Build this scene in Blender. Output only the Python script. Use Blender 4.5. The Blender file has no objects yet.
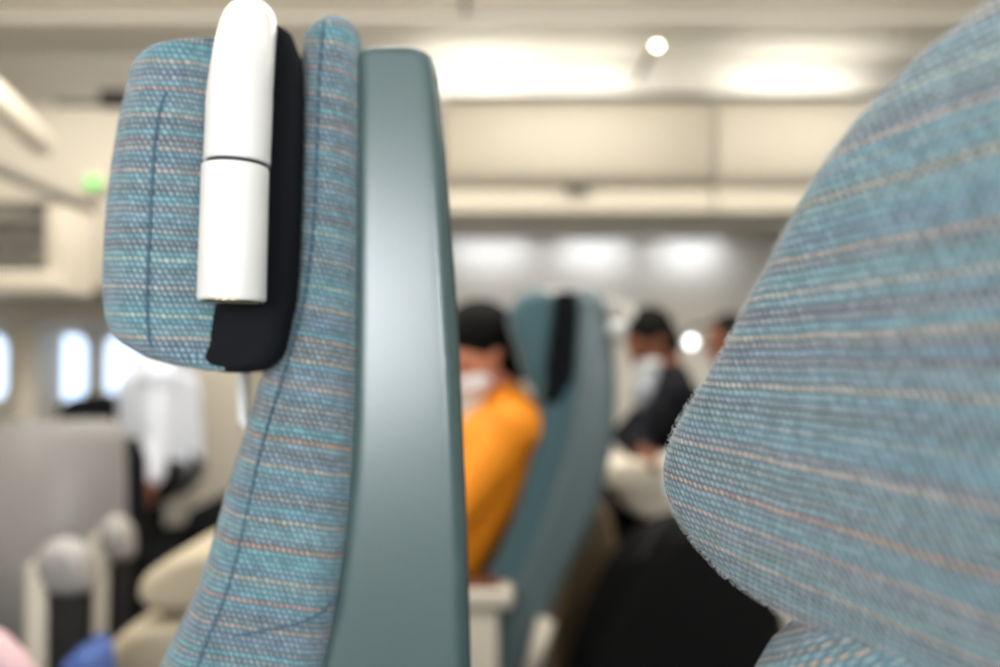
import bpy, bmesh, math, random
from mathutils import Vector, Matrix, Quaternion
random.seed(7)
scene = bpy.context.scene
COL = scene.collection

# ------------------------------------------------------------------ camera
F = 800.0                                   # focal length in pixels of the 1000 px wide frame
CZ = 1.08
PITCH = math.atan((358 - 333.5) / F)
cam_d = bpy.data.cameras.new('camera')
cam = bpy.data.objects.new('camera', cam_d)
COL.objects.link(cam)
cam.location = (0, 0, CZ)
cam.rotation_euler = (math.pi / 2 + PITCH, 0, 0)
cam_d.sensor_width = 36
cam_d.lens = 36 * F / 1000
cam_d.clip_start = 0.01
cam_d.clip_end = 60
cam_d.dof.use_dof = True
cam_d.dof.focus_distance = 0.345
cam_d.dof.aperture_fstop = 3.05
scene.camera = cam

# ------------------------------------------------------------------ world, light, exposure
w = bpy.data.worlds.new('world'); scene.world = w; w.use_nodes = True
w.node_tree.nodes['Background'].inputs[0].default_value = (0.85, 0.92, 1.0, 1)
w.node_tree.nodes['Background'].inputs[1].default_value = 0.8
scene.view_settings.view_transform = 'Standard'
scene.view_settings.look = 'None'
scene.view_settings.gamma = 1
scene.view_settings.use_curve_mapping = False
scene.view_settings.exposure = 0.0

def area(name, loc, rot, sx, sy, power, col):
    l = bpy.data.lights.new(name, 'AREA'); l.shape = 'RECTANGLE'; l.size = sx; l.size_y = sy
    l.energy = power; l.color = col
    o = bpy.data.objects.new(name, l); COL.objects.link(o); o.location = loc; o.rotation_euler = rot
    return o
# long ceiling wash over the near aisle and over the middle seats, daylight through the near windows
area('aisle_ceiling_light', (-0.3, 0.9, 2.60), (0, 0, 0), 5.0, 0.35, 60, (1.0, 0.965, 0.91))
area('middle_ceiling_light', (-0.3, 3.0, 2.62), (0, 0, 0), 5.6, 0.35, 54, (1.0, 0.975, 0.94))
area('added_ceiling_fill', (-0.3, 2.5, 2.30), (math.pi, 0, 0), 6.0, 0.25, 125, (1.0, 0.96, 0.90))  # added fill without a fixture, brightens the ceiling panels

def P(px, py, Y):
    """point seen at pixel (px, py) at world distance Y across the cabin"""
    u = (px - 500) / F; v = (333.5 - py) / F
    c, s = math.cos(PITCH), math.sin(PITCH)
    dy, dz = c - s * v, s + c * v
    k = Y / dy
    return Vector((u * k, Y, CZ + dz * k))

# ------------------------------------------------------------------ materials
def lin(r, g, b):
    f = lambda c: (c / 255 / 12.92) if c / 255 <= 0.04045 else ((c / 255 + 0.055) / 1.055) ** 2.4
    return (f(r), f(g), f(b), 1)

def mat(name, rgb, rough=0.5, metal=0.0, bump=0.0, bscale=60.0, var=0.0, sheen=0.0, coat=0.0):
    m = bpy.data.materials.new(name); m.use_nodes = True
    nt = m.node_tree; b = nt.nodes['Principled BSDF']
    b.inputs['Base Color'].default_value = lin(*rgb)
    b.inputs['Roughness'].default_value = rough
    b.inputs['Metallic'].default_value = metal
    b.inputs['Sheen Weight'].default_value = sheen
    b.inputs['Coat Weight'].default_value = coat
    if bump or var:
        tc = nt.nodes.new('ShaderNodeTexCoord')
        n = nt.nodes.new('ShaderNodeTexNoise'); n.inputs['Scale'].default_value = bscale; n.inputs['Detail'].default_value = 4
        nt.links.new(tc.outputs['Object'], n.inputs['Vector'])
        if bump:
            bp = nt.nodes.new('ShaderNodeBump'); bp.inputs['Strength'].default_value = bump
            bp.inputs['Distance'].default_value = 0.002
            nt.links.new(n.outputs['Fac'], bp.inputs['Height']); nt.links.new(bp.outputs[0], b.inputs['Normal'])
        if var:
            mx = nt.nodes.new('ShaderNodeMix'); mx.data_type = 'RGBA'
            c = lin(*rgb)
            mx.inputs['A'].default_value = tuple(x * (1 - var) for x in c[:3]) + (1,)
            mx.inputs['B'].default_value = tuple(min(1, x * (1 + var)) for x in c[:3]) + (1,)
            nt.links.new(n.outputs['Fac'], mx.inputs['Factor']); nt.links.new(mx.outputs['Result'], b.inputs['Base Color'])
    return m

def emit(name, rgb, strength):
    m = bpy.data.materials.new(name); m.use_nodes = True
    b = m.node_tree.nodes['Principled BSDF']
    b.inputs['Base Color'].default_value = lin(*rgb)
    b.inputs['Emission Color'].default_value = lin(*rgb)
    b.inputs['Emission Strength'].default_value = strength
    return m

def fabric(name, seed=0.0, wp=0.0036, hp=0.0034, bright=1.0, sat=1.0):
    """woven wool: rows of slanted stitches, each row its own yarn colour"""
    m = bpy.data.materials.new(name); m.use_nodes = True
    nt = m.node_tree; N = nt.nodes; L = nt.links; b = N['Principled BSDF']
    def math_(op, a, c=None, d=None):
        n = N.new('ShaderNodeMath'); n.operation = op
        for i, x in enumerate((a, c, d)):
            if x is None: continue
            if isinstance(x, (int, float)): n.inputs[i].default_value = x
            else: L.new(x, n.inputs[i])
        return n.outputs[0]
    uv = N.new('ShaderNodeTexCoord').outputs['UV']
    # slight waviness of the weave
    wob = N.new('ShaderNodeTexNoise'); wob.inputs['Scale'].default_value = 55; wob.inputs['Detail'].default_value = 1
    L.new(uv, wob.inputs['Vector'])
    sep = N.new('ShaderNodeSeparateXYZ'); L.new(uv, sep.inputs[0])
    wv = math_('MULTIPLY', math_('SUBTRACT', wob.outputs['Fac'], 0.5), 0.0016)
    U = math_('ADD', sep.outputs[0], wv); V = math_('ADD', sep.outputs[1], wv)
    r = math_('DIVIDE', V, hp); ri = math_('FLOOR', r); rf = math_('FRACT', r)
    half = math_('MULTIPLY', ri, 0.5)
    c0 = math_('ADD', math_('ADD', math_('DIVIDE', U, wp), half), math_('MULTIPLY', rf, 0.45))
    ci = math_('FLOOR', c0); cf = math_('FRACT', c0)
    # stitch blob
    sx = math_('SINE', math_('MULTIPLY', cf, math.pi)); sy = math_('SINE', math_('MULTIPLY', rf, math.pi))
    blob = math_('MULTIPLY', math_('POWER', sx, 0.8), math_('POWER', sy, 0.7))
    def white(dim, v1=None, vec=None):
        n = N.new('ShaderNodeTexWhiteNoise'); n.noise_dimensions = dim
        if v1 is not None: L.new(v1, n.inputs['W'])
        if vec is not None: L.new(vec, n.inputs['Vector'])
        return n.outputs['Value']
    rn = white('1D', math_('ADD', ri, 11.3 + seed)); rn2 = white('1D', math_('ADD', ri, 73.7 + seed))
    band = N.new('ShaderNodeTexNoise'); band.noise_dimensions = '1D'; band.inputs['Scale'].default_value = 0.22
    band.inputs['Detail'].default_value = 1
    L.new(math_('ADD', ri, seed), band.inputs['W'])
    def ramp(fac, stops, mode='CONSTANT'):
        n = N.new('ShaderNodeValToRGB'); n.color_ramp.interpolation = mode
        e = n.color_ramp.elements
        while len(e) < len(stops): e.new(0.5)
        for i, (p, c) in enumerate(stops):
            e[i].position = p; e[i].color = tuple(x * bright for x in lin(*c)[:3]) + (1,)
        L.new(fac, n.inputs[0]); return n.outputs['Color']
    yarn = ramp(rn, [(0, (156, 182, 190)), (0.20, (172, 172, 178)), (0.38, (158, 188, 190)), (0.54, (180, 178, 176)),
                     (0.66, (150, 176, 188)), (0.80, (186, 186, 178)), (0.85, (166, 182, 186))])
    gap = ramp(rn2, [(0, (52, 112, 138)), (0.30, (66, 78, 98)), (0.5, (60, 124, 142)), (0.72, (62, 90, 122)), (0.88, (80, 88, 98))])
    bandc = ramp(band.outputs['Fac'], [(0.30, (124, 168, 182)), (0.5, (146, 162, 170)), (0.68, (152, 154, 164))], 'LINEAR')
    def mix(fac, a, c, typ='MIX'):
        n = N.new('ShaderNodeMix'); n.data_type = 'RGBA'; n.blend_type = typ
        if isinstance(fac, (int, float)): n.inputs['Factor'].default_value = fac
        else: L.new(fac, n.inputs['Factor'])
        L.new(a, n.inputs['A']); L.new(c, n.inputs['B']); return n.outputs['Result']
    # every stitch a little different
    comb = N.new('ShaderNodeCombineXYZ'); L.new(ci, comb.inputs[0]); L.new(ri, comb.inputs[1])
    cn = white('2D', vec=comb.outputs[0])
    m1 = N.new('ShaderNodeMapRange'); L.new(blob, m1.inputs[0]); m1.inputs[1].default_value = 0.44; m1.inputs[2].default_value = 0.84
    yb0 = mix(0.15, yarn, bandc)
    # every few rows an accent yarn: pale orange, cream or beige
    acn = white('1D', math_('ADD', math_('FLOOR', math_('DIVIDE', ri, 5.0)), 5.5 + seed))
    acc = ramp(acn, [(0, (220, 184, 150)), (0.42, (208, 204, 180)), (0.68, (216, 186, 152)), (0.85, (180, 182, 178))])
    isac = math_('COMPARE', math_('MODULO', math_('ADD', ri, math_('MULTIPLY', math_('GREATER_THAN', acn, 0.5), 1.0)), 5.0), 2.0, 0.4)
    yb = mix(isac, yb0, acc)
    col = mix(m1.outputs[0], mix(0.1, gap, bandc), yb)
    fine = N.new('ShaderNodeTexNoise'); fine.inputs['Scale'].default_value = 1500; fine.inputs['Detail'].default_value = 2
    L.new(uv, fine.inputs['Vector'])
    val = math_('ADD', 0.55, math_('ADD', math_('MULTIPLY', cn, 0.42), math_('MULTIPLY', fine.outputs['Fac'], 0.46)))
    hsv = N.new('ShaderNodeHueSaturation'); L.new(col, hsv.inputs['Color']); L.new(val, hsv.inputs['Value']); hsv.inputs['Saturation'].default_value = sat; hsv.inputs['Hue'].default_value = 0.484
    L.new(hsv.outputs[0], b.inputs['Base Color'])
    b.inputs['Roughness'].default_value = 0.9
    b.inputs['Sheen Weight'].default_value = 0.25
    b.inputs['Specular IOR Level'].default_value = 0.15
    bp = N.new('ShaderNodeBump'); bp.inputs['Strength'].default_value = 0.75; bp.inputs['Distance'].default_value = 0.0011
    L.new(math_('ADD', blob, math_('MULTIPLY', fine.outputs['Fac'], 0.5)), bp.inputs['Height'])
    L.new(bp.outputs[0], b.inputs['Normal'])
    return m

M = {}
M['fabric_near'] = fabric('striped_wool_near', 5.0, 0.0029, 0.0025, 0.69, 0.86)
M['fabric'] = fabric('striped_wool', 40.0, 0.0034, 0.0030, 0.74, 1.0)
M['seat_cloth'] = mat('teal_seat_cloth', (70, 102, 110), 0.85, bump=0.3, bscale=300, var=0.12, sheen=0.2)
M['leather'] = mat('grey_green_leather', (66, 86, 86), 0.31, bump=0.07, bscale=420, var=0.05)
M['leather_shaded'] = mat('grey_green_leather_shaded', (52, 70, 72), 0.42, bump=0.06, bscale=420)  # same leather, colour darkened for the shaded edge that curves away
M['shell'] = mat('grey_seat_shell', (92, 110, 114), 0.32)
M['black_soft'] = mat('black_padded_vinyl', (15, 17, 21), 0.9, bump=0.1, bscale=200)
M['piping'] = mat('dark_teal_piping', (62, 90, 106), 0.85, bump=0.4, bscale=900)
M['white_metal'] = mat('satin_white_metal', (208, 207, 203), 0.33, metal=0.0, coat=0.15)
M['rim'] = mat('polished_lamp_rim', (190, 172, 140), 0.2, metal=1.0)
M['gap_dark'] = mat('dark_gap', (30, 28, 24), 0.6)
M['cream'] = mat('cream_plastic', (222, 214, 198), 0.45)
M['cream_wall'] = mat('cream_cabin_panel', (206, 199, 184), 0.5, var=0.03, bscale=3)
M['wall_white'] = mat('pale_sidewall', (212, 208, 198), 0.55, var=0.02, bscale=3)
M['bin'] = mat('cream_bin_door', (208, 200, 183), 0.45, var=0.03, bscale=2)
M['bin_under'] = mat('grey_bin_underside', (204, 199, 186), 0.5)
M['dark_line'] = mat('dark_recess', (92, 88, 80), 0.6)
M['carpet'] = mat('dark_carpet', (46, 48, 52), 0.95, bump=0.6, bscale=500, var=0.2)
M['grey_panel'] = mat('satin_grey_panel', (158, 156, 154), 0.38, var=0.03, bscale=4)
M['black'] = mat('matt_black', (22, 22, 24), 0.6, bump=0.2, bscale=100)
M['black_seat'] = mat('black_soft_bag', (20, 20, 21), 0.85, bump=0.6, bscale=18)
M['brown'] = mat('brown_leather', (104, 88, 66), 0.6, bump=0.4, bscale=60, var=0.2)
M['wood'] = mat('brown_trim', (112, 62, 40), 0.5)
M['tan'] = mat('beige_cloth', (184, 172, 148), 0.85, bump=0.3, bscale=300, var=0.08)
M['blue_cloth'] = mat('blue_cloth', (74, 100, 164), 0.8, bump=0.3, bscale=200)
M['pink_cloth'] = mat('pale_pink_cloth', (214, 180, 186), 0.85, bump=0.3, bscale=200)
M['orange'] = mat('orange_jacket', (253, 150, 14), 0.7, bump=0.5, bscale=40, var=0.08)
M['suit'] = mat('navy_black_suit', (14, 15, 22), 0.85, bump=0.3, bscale=150)
M['shirt'] = mat('pale_blue_shirt', (222, 230, 244), 0.8, bump=0.4, bscale=30)
M['shirt_grey'] = mat('grey_blue_shirt', (150, 156, 166), 0.85)
M['skin'] = mat('skin', (222, 150, 120), 0.5, var=0.05, bscale=20)
M['skin_tan'] = mat('tanned_skin', (138, 86, 64), 0.5, var=0.05, bscale=20)
M['hair'] = mat('black_hair', (10, 10, 10), 0.8, bump=0.8, bscale=200)
M['mask'] = mat('white_face_mask', (232, 236, 240), 0.8)
M['cove'] = emit('cove_light_diffuser', (255, 252, 244), 1.5)
M['valance'] = emit('valance_light_diffuser', (240, 244, 255), 1.25)
M['spot'] = emit('warm_spot_lens', (255, 240, 214), 60)
M['lamp_on'] = emit('lit_lamp_lens', (244, 252, 255), 5.0)
M['lamp_dim'] = mat('pale_lamp_lens', (200, 206, 206), 0.25)
M['green'] = emit('green_sign_face', (120, 220, 110), 0.75)
M['day'] = emit('daylit_window', (205, 226, 255), 2.0)
M['day_near'] = emit('daylit_near_window', (242, 246, 252), 27)

M['leather'].node_tree.nodes['Principled BSDF'].inputs['Specular IOR Level'].default_value = 0.85
for k_ in ('hair', 'black_soft', 'black_seat', 'suit'): M[k_].node_tree.nodes['Principled BSDF'].inputs['Specular IOR Level'].default_value = 0.15

# ------------------------------------------------------------------ object helpers
def mesh_obj(name, bm, m, parent=None, smooth=True):
    me = bpy.data.meshes.new(name)
    bmesh.ops.recalc_face_normals(bm, faces=bm.faces)
    if smooth:
        for f in bm.faces: f.smooth = True
    bm.to_mesh(me); bm.free()
    o = bpy.data.objects.new(name, me); COL.objects.link(o)
    if m: me.materials.append(m)
    if parent: o.parent = parent; o.matrix_parent_inverse = Matrix.Translation(-Vector(parent.location)) if parent.parent is None else Matrix()
    return o

def tag(o, label=None, cat=None, group=None, kind=None):
    if label: o['label'] = label
    if cat: o['category'] = cat
    if group: o['group'] = group
    if kind: o['kind'] = kind
    return o

def thing(name, loc, label, cat, group=None):
    o = bpy.data.objects.new(name, None); COL.objects.link(o); o.location = loc
    o.empty_display_size = 0.1
    return tag(o, label, cat, group)

def child(o, parent):
    """sub-part: its mesh is written in world coordinates too"""
    root = parent
    while root.parent: root = root.parent
    o.parent = parent
    o.matrix_parent_inverse = Matrix()
    return o

def lerp_rows(rows, n):
    """smooth (Catmull-Rom) resampling of tuples; first entry is the height and stays monotone"""
    out = []
    k = len(rows)
    for i in range(k - 1):
        p0 = rows[max(i - 1, 0)]; p1 = rows[i]; p2 = rows[i + 1]; p3 = rows[min(i + 2, k - 1)]
        for j in range(n):
            t = j / n
            r = [p1[0] + (p2[0] - p1[0]) * t]
            for a, b, c, d in list(zip(p0, p1, p2, p3))[1:]:
                r.append(0.5 * (2 * b + (c - a) * t + (2 * a - 5 * b + 4 * c - d) * t * t + (3 * b - a - 3 * c + d) * t ** 3))
            out.append(tuple(r))
    out.append(tuple(rows[-1]))
    return out

def stack(rows, r, top_r=0.0, bot_r=0.0, sub=6, nc=8, ns=6, uvang=0.0, fan=0.0, frame=None, uvs=None, r2=None):
    """cushion-like body: rows (z, a0, a1, b0, b1) from bottom to top; rounded-rectangle section of corner radius r.
    frame(a, b, z) -> world; default a = X, b = Y."""
    rows = lerp_rows(rows, sub)
    def lim(row, ins):
        z, a0, a1, b0, b1 = row
        k = min(ins, (a1 - a0) * 0.499, (b1 - b0) * 0.499)
        return (z, a0 + k, a1 - k, b0 + k, b1 - k)
    fin = []
    z0, z1 = rows[0][0], rows[-1][0]
    for row in rows:
        ins = 0.0
        if top_r and row[0] > z1 - top_r:
            q = (row[0] - (z1 - top_r)) / top_r; ins = top_r * (1 - math.sqrt(max(0, 1 - q * q)))
        if bot_r and row[0] < z0 + bot_r:
            q = ((z0 + bot_r) - row[0]) / bot_r; ins = max(ins, bot_r * (1 - math.sqrt(max(0, 1 - q * q))))
        fin.append(lim(row, ins))
    # finer rows inside the rounding zones
    def dens(rws):
        out = [rws[0]]
        for A, B in zip(rws, rws[1:]):
            out.append(B)
        return out
    bm = bmesh.new(); uvl = bm.loops.layers.uv.new('UVMap')
    rings = []; info = {}
    for (z, a0, a1, b0, b1) in dens(fin):
        rr = min(r, (a1 - a0) * 0.49, (b1 - b0) * 0.49)
        rq = min(r2, (a1 - a0) - rr - 1e-4, (b1 - b0) * 0.6) if r2 else rr
        ring = []
        cs = [(a0 + rr, b0 + rr, math.pi, rr), (a1 - rq, b0 + rq, 1.5 * math.pi, rq), (a1 - rr, b1 - rr, 0, rr), (a0 + rr, b1 - rr, 0.5 * math.pi, rr)]
        pts = []
        for (ca, cb, st, rx) in cs:
            for q in range(nc + 1):
                an = st + q / nc * math.pi / 2
                pts.append((ca + rx * math.cos(an), cb + rx * math.sin(an)))
        # subdivide the straight sides
        full = []
        for i, p in enumerate(pts):
            full.append(p)
            if (i + 1) % (nc + 1) == 0:
                q2 = pts[(i + 1) % len(pts)]
                for s_ in range(1, ns):
                    t = s_ / ns; full.append((p[0] + (q2[0] - p[0]) * t, p[1] + (q2[1] - p[1]) * t))
        for (a, b) in full:
            co = frame(a, b, z) if frame else Vector((a, b, z))
            v = bm.verts.new(co); ring.append(v)
            info[v] = (a, b, z, a - (b - b0) if a < (a0 + a1) / 2 else a + (b - b0))
        rings.append(ring)
    n = len(rings[0])
    for A, B in zip(rings, rings[1:]):
        for i in range(n):
            j = (i + 1) % n
            bm.faces.new((A[i], A[j], B[j], B[i]))
    for ring in (rings[0], rings[-1]):
        c = sum((v.co for v in ring), Vector()) / n
        ia = [sum(info[v][k] for v in ring) / n for k in range(4)]
        cv = bm.verts.new(c); info[cv] = tuple(ia)
        for i in range(n): bm.faces.new((ring[i], ring[(i + 1) % n], cv))
    ca, sa = math.cos(uvang), math.sin(uvang)
    for f in bm.faces:
        for l in f.loops:
            a, b, z, u = info[l.vert]
            if fan: uv = (u + 2, (z / (1 + fan * a)) + 2)
            else: uv = (u * ca + z * sa + 2, z * ca - u * sa + 2)
            l[uvl].uv = uvs(a, b, z) if uvs else uv
    return bm

def box_bm(x0, x1, y0, y1, z0, z1, bev=0.0, seg=3, bm=None):
    b2 = bmesh.new()
    g = bmesh.ops.create_cube(b2, size=1)
    for v in b2.verts:
        v.co = Vector(((x0 + x1) / 2 + v.co.x * (x1 - x0), (y0 + y1) / 2 + v.co.y * (y1 - y0), (z0 + z1) / 2 + v.co.z * (z1 - z0)))
    if bev: bmesh.ops.bevel(b2, geom=list(b2.edges), offset=bev, segments=seg, affect='EDGES', profile=0.5)
    if bm is None: return b2
    me = bpy.data.meshes.new('tmp'); b2.to_mesh(me); b2.free(); bm.from_mesh(me); bpy.data.meshes.remove(me)
    return bm

def prism_bm(pts, y0, y1, bev=0.0):
    """XZ outline extruded along Y"""
    bm = bmesh.new()
    a = [bm.verts.new((p[0], y0, p[1])) for p in pts]; f = bm.faces.new(a)
    e = bmesh.ops.extrude_face_region(bm, geom=[f])
    for v in [g for g in e['geom'] if isinstance(g, bmesh.types.BMVert)]: v.co.y = y1
    if bev: bmesh.ops.bevel(bm, geom=list(bm.edges), offset=bev, segments=3, affect='EDGES')
    return bm

def tube_bm(path, radii, nseg=20, caps=True, bm=None):
    bm = bm or bmesh.new()
    rings = []
    up = None
    for i, p in enumerate(path):
        p = Vector(p)
        d = (Vector(path[min(i + 1, len(path) - 1)]) - Vector(path[max(i - 1, 0)])).normalized()
        if up is None:
            up = d.orthogonal().normalized()
        up = (up - d * up.dot(d)).normalized(); side = d.cross(up)
        r = radii[i] if isinstance(radii, (list, tuple)) else radii
        rings.append([bm.verts.new(p + (up * math.cos(2 * math.pi * k / nseg) + side * math.sin(2 * math.pi * k / nseg)) * r) for k in range(nseg)])
    for A, B in zip(rings, rings[1:]):
        for i in range(nseg):
            j = (i + 1) % nseg; bm.faces.new((A[i], A[j], B[j], B[i]))
    if caps:
        bm.faces.new(rings[0]); bm.faces.new(rings[-1])
    return bm

def smooth_path(pts, n=10):
    return [Vector(r[1:]) for r in lerp_rows([(i,) + tuple(p) for i, p in enumerate(pts)], n)]

# ------------------------------------------------------------------ the cabin shell
def struct(name, bm, m, parent=None, smooth=False):
    o = mesh_obj(name, bm, m, parent, smooth)
    if parent is None: o['kind'] = 'structure'
    return o
XL, XR, YN, YF = -4.2, 4.2, -0.52, 4.62
struct('floor', box_bm(XL, XR, YN, YF + 0.1, -0.06, 0), M['carpet'])
# ceiling: flat panel and, nearer the far bins, two shallow steps
struct('ceiling', box_bm(XL, XR, YN, 3.62, 2.66, 2.72), M['cream_wall'])
struct('trim_1', box_bm(XL, XR, 3.63, 3.76, 2.63, 2.69, 0.006), M['bin_under'])
struct('trim_2', box_bm(XL, XR, 3.77, 4.16, 2.65, 2.72, 0.006), M['wall_white'])
struct('trim_3', box_bm(-0.165, -0.145, YN + 0.1, 3.62, 2.648, 2.66, 0.002), M['dark_line'])
# cove wall above the bins
bm = bmesh.new()
prof = [(4.12, 2.66), (4.17, 2.60), (4.19, 2.50), (4.17, 2.40), (4.10, 2.34)]
A = [bm.verts.new((XL, y, z)) for y, z in prof]; B = [bm.verts.new((XR, y, z)) for y, z in prof]
for i in range(len(prof) - 1): bm.faces.new((A[i], B[i], B[i + 1], A[i + 1]))
cw = struct('trim_4', bm, M['wall_white'], smooth=True)
sm = cw.modifiers.new('solid', 'SOLIDIFY'); sm.thickness = 0.01

def wall_with_holes(name, y0, y1, holes, zt, m):
    """holes: list of (x0, x1, z0, z1), sorted by x, not overlapping"""
    bm = bmesh.new(); x = XL
    for (a, b, c, d) in holes:
        box_bm(x, a, y0, y1, 0, zt, bm=bm); box_bm(a, b, y0, y1, 0, c, bm=bm); box_bm(a, b, y0, y1, d, zt, bm=bm); x = b
    box_bm(x, XR, y0, y1, 0, zt, bm=bm)
    return struct(name, bm, m)

def window(idx, x0, x1, z0, z1, y, sgn, glow):
    """rounded frame round a daylit pane; sgn = direction into the wall"""
    fr = bmesh.new()
    def ring(ins, yy, rad=0.09):
        out = []
        a0, a1, b0, b1 = x0 + ins, x1 - ins, z0 + ins, z1 - ins
        rad = max(0.02, rad - ins)
        for (cx, cz, st) in ((a1 - rad, b1 - rad, 0), (a0 + rad, b1 - rad, .5), (a0 + rad, b0 + rad, 1), (a1 - rad, b0 + rad, 1.5)):
            for q in range(9):
                an = (st + q / 16) * math.pi
                out.append(fr.verts.new((cx + rad * math.cos(an), yy, cz + rad * math.sin(an))))
        return out
    rs = [ring(-0.045, y + 0.004 * sgn), ring(-0.03, y - 0.012 * sgn), ring(0.0, y - 0.010 * sgn), ring(0.012, y + 0.02 * sgn), ring(0.018, y + 0.045 * sgn)]
    for A, B in zip(rs, rs[1:]):
        for i in range(len(A)):
            j = (i + 1) % len(A); fr.faces.new((A[i], A[j], B[j], B[i]))
    f = mesh_obj('window_%d' % idx, fr, M['cream']); f['kind'] = 'structure'
    pn = box_bm(x0, x1, min(y + 0.04 * sgn, y + 0.05 * sgn), max(y + 0.04 * sgn, y + 0.05 * sgn), z0, z1)
    p = mesh_obj('pane', pn, glow, None, False); p.parent = f
    return f

fw = []
for (pa, pb) in ((38, 88), (101, 168), (-40, 8)):
    a = P(pa, 330, YF).x; b = P(pb, 330, YF).x
    fw.append((a, b, P(50, 402, YF).z, P(50, 333, YF).z))
fw.sort()
wall_with_holes('wall_far', YF, YF + 0.08, fw, 2.7, M['wall_white'])
for i, h in enumerate(fw): window(i + 1, *h, YF, 1, M['day'])
nw = [(-0.98, -0.72, 1.00, 1.36), (-0.42, -0.14, 0.98, 1.36), (0.12, 0.38, 1.00, 1.36), (0.66, 0.92, 1.00, 1.36)]
wall_with_holes('wall_near', YN - 0.08, YN, nw, 2.7, M['wall_white'])
for i, h in enumerate(nw): window(i + 4, *h, YN, -1, M['day_near'])
struct('wall_front', box_bm(XL - 0.05, XL, YN, YF, 0, 2.7), M['cream_wall'])
struct('wall_rear', box_bm(XR, XR + 0.05, YN, YF, 0, 2.7), M['cream_wall'])
# cream pillar, window sill ledge and partition on the far side, left
def px_box(x0, x1, y0, y1, Y, dep, bev=0.0):
    a = P(x0, y1, Y); b = P(x1, y0, Y)
    return box_bm(a.x, b.x, Y, Y + dep, a.z, b.z, bev)
struct('trim_5', px_box(12, 36, 312, 470, 4.3, 0.3, 0.02), M['cream'])
struct('trim_6', px_box(-60, 232, 296, 326, 4.25, 0.36, 0.03), M['wall_white'])
o = P(186, 500, 3.9); o2 = P(246, 100, 3.9)
struct('wall_partition', box_bm(o.x, o2.x, 3.92, YF, 0, 2.36, 0.01), M['cream_wall'])

# ------------------------------------------------------------------ overhead bins on the far side
binY = 3.9
zt, zb = P(500, 99, binY).z, P(500, 187, binY).z
zu = P(500, 212, binY).z
bx0, bw = P(715, 150, binY).x, 1.34
bin_labels = ['cream overhead bin over the teal seat, small dark latch in its middle',
              'cream overhead bin rising out behind the near right headrest',
              'cream overhead bin glimpsed between the reading lamp and the leather seat side']
for k, i in enumerate((-1, 0, -2)):
    x0 = bx0 + i * bw + 0.006; x1 = x0 + bw - 0.012
    if i == -2: x0 = max(x0, o2.x + 0.02)
    t = thing('overhead_bin', ((x0 + x1) / 2, 4.2, zu - 0.08), bin_labels[k], 'overhead bin', 'overhead bins along the far side')
    # body: box with a sloping underside
    bm = bmesh.new()
    prof = [(binY + 0.03, zt - 0.01), (4.10, zt - 0.02), (YF - 0.02, zt - 0.1), (YF - 0.02, zu - 0.05), (4.40, zu - 0.035), (binY + 0.06, zu)]
    A = [bm.verts.new((x0, y, z)) for y, z in prof]; B = [bm.verts.new((x1, y, z)) for y, z in prof]
    for q in range(len(prof)):
        r_ = (q + 1) % len(prof); bm.faces.new((A[q], B[q], B[r_], A[r_]))
    bm.faces.new(A); bm.faces.new(B)
    mesh_obj('body', bm, M['bin_under'], t, False)
    # curved door
    bm = bmesh.new()
    zz = [zt, zt - 0.03, zt - 0.12, zt - 0.24, zb + 0.1, zb]
    yy = [binY + 0.03, binY + 0.004, binY - 0.012, binY - 0.012, binY, binY + 0.03]
    A = [bm.verts.new((x0 + .004, y, z)) for y, z in zip(yy, zz)]; B = [bm.verts.new((x1 - .004, y, z)) for y, z in zip(yy, zz)]
    for q in range(5): bm.faces.new((A[q], B[q], B[q + 1], A[q + 1]))
    d = mesh_obj('door', bm, M['bin'], t); md = d.modifiers.new('s', 'SOLIDIFY'); md.thickness = 0.02; md.offset = 0
    mesh_obj('top_lip', box_bm(x0, x1, binY - 0.02, binY + 0.05, zt, zt + 0.022, 0.004), M['dark_line'], t)
    mesh_obj('lower_rail', box_bm(x0, x1, binY + 0.015, binY + 0.06, zu, zb - 0.012, 0.006), M['bin'], t)
    cx = P(577, 188, binY).x if i == -1 else (x0 + x1) / 2
    mesh_obj('latch', box_bm(cx - 0.055, cx + 0.055, binY - 0.03, binY + 0.02, zb - 0.025, zb + 0.02, 0.008), M['dark_line'], t)
    # reading light panel under the bin
    mesh_obj('light_rail', box_bm(x0, x1, 4.05, 4.25, zu - 0.045, zu - 0.005, 0.01), M['bin_under'], t)

# cove lights above the bins, valance lights under them
cove_l = ['bright ceiling cove light above the bins, beside the leather seat side',
          'bright ceiling cove light above the bins, next to the near right headrest',
          'dimmer middle ceiling cove light below the small round spot']
for k, (pa, pb) in enumerate(((432, 528), (752, 862), (560, 632))):
    a = P(pa, 70, 4.13).x; b = P(pb, 70, 4.13).x; z0 = P(500, 90, 4.13).z; z1 = P(500, 56, 4.13).z
    if k == 2: z0, z1 = z0 + 0.02, z1 - 0.07
    t = thing('cove_light', ((a + b) / 2, 4.14, z0), cove_l[k], 'ceiling light', 'cove lights above the far bins')
    zc_ = zt - 0.004
    mesh_obj('trough', box_bm(a - 0.03, b + 0.03, 3.96, 4.06, zc_ - 0.012, zc_, 0.004), M['wall_white'], t)
    mesh_obj('tube', tube_bm([(a, 4.0, zc_ + 0.012), (b, 4.0, zc_ + 0.012)], 0.010, 12), M['cove'], t)
    area('cove_lamp', ((a + b) / 2, 4.03, zc_ + 0.03), (math.radians(112), 0, 0), (b - a) * 1.2, 0.05, (2.3, 2.3, 1.2)[k], (1.0, 0.985, 0.95))
val_l = ['cool white wall light under the bins, left end above the orange jacket',
         'cool white wall light under the bins, straight above the teal seat top',
         'cool white wall light under the bins, above the person in a dark suit']
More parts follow.
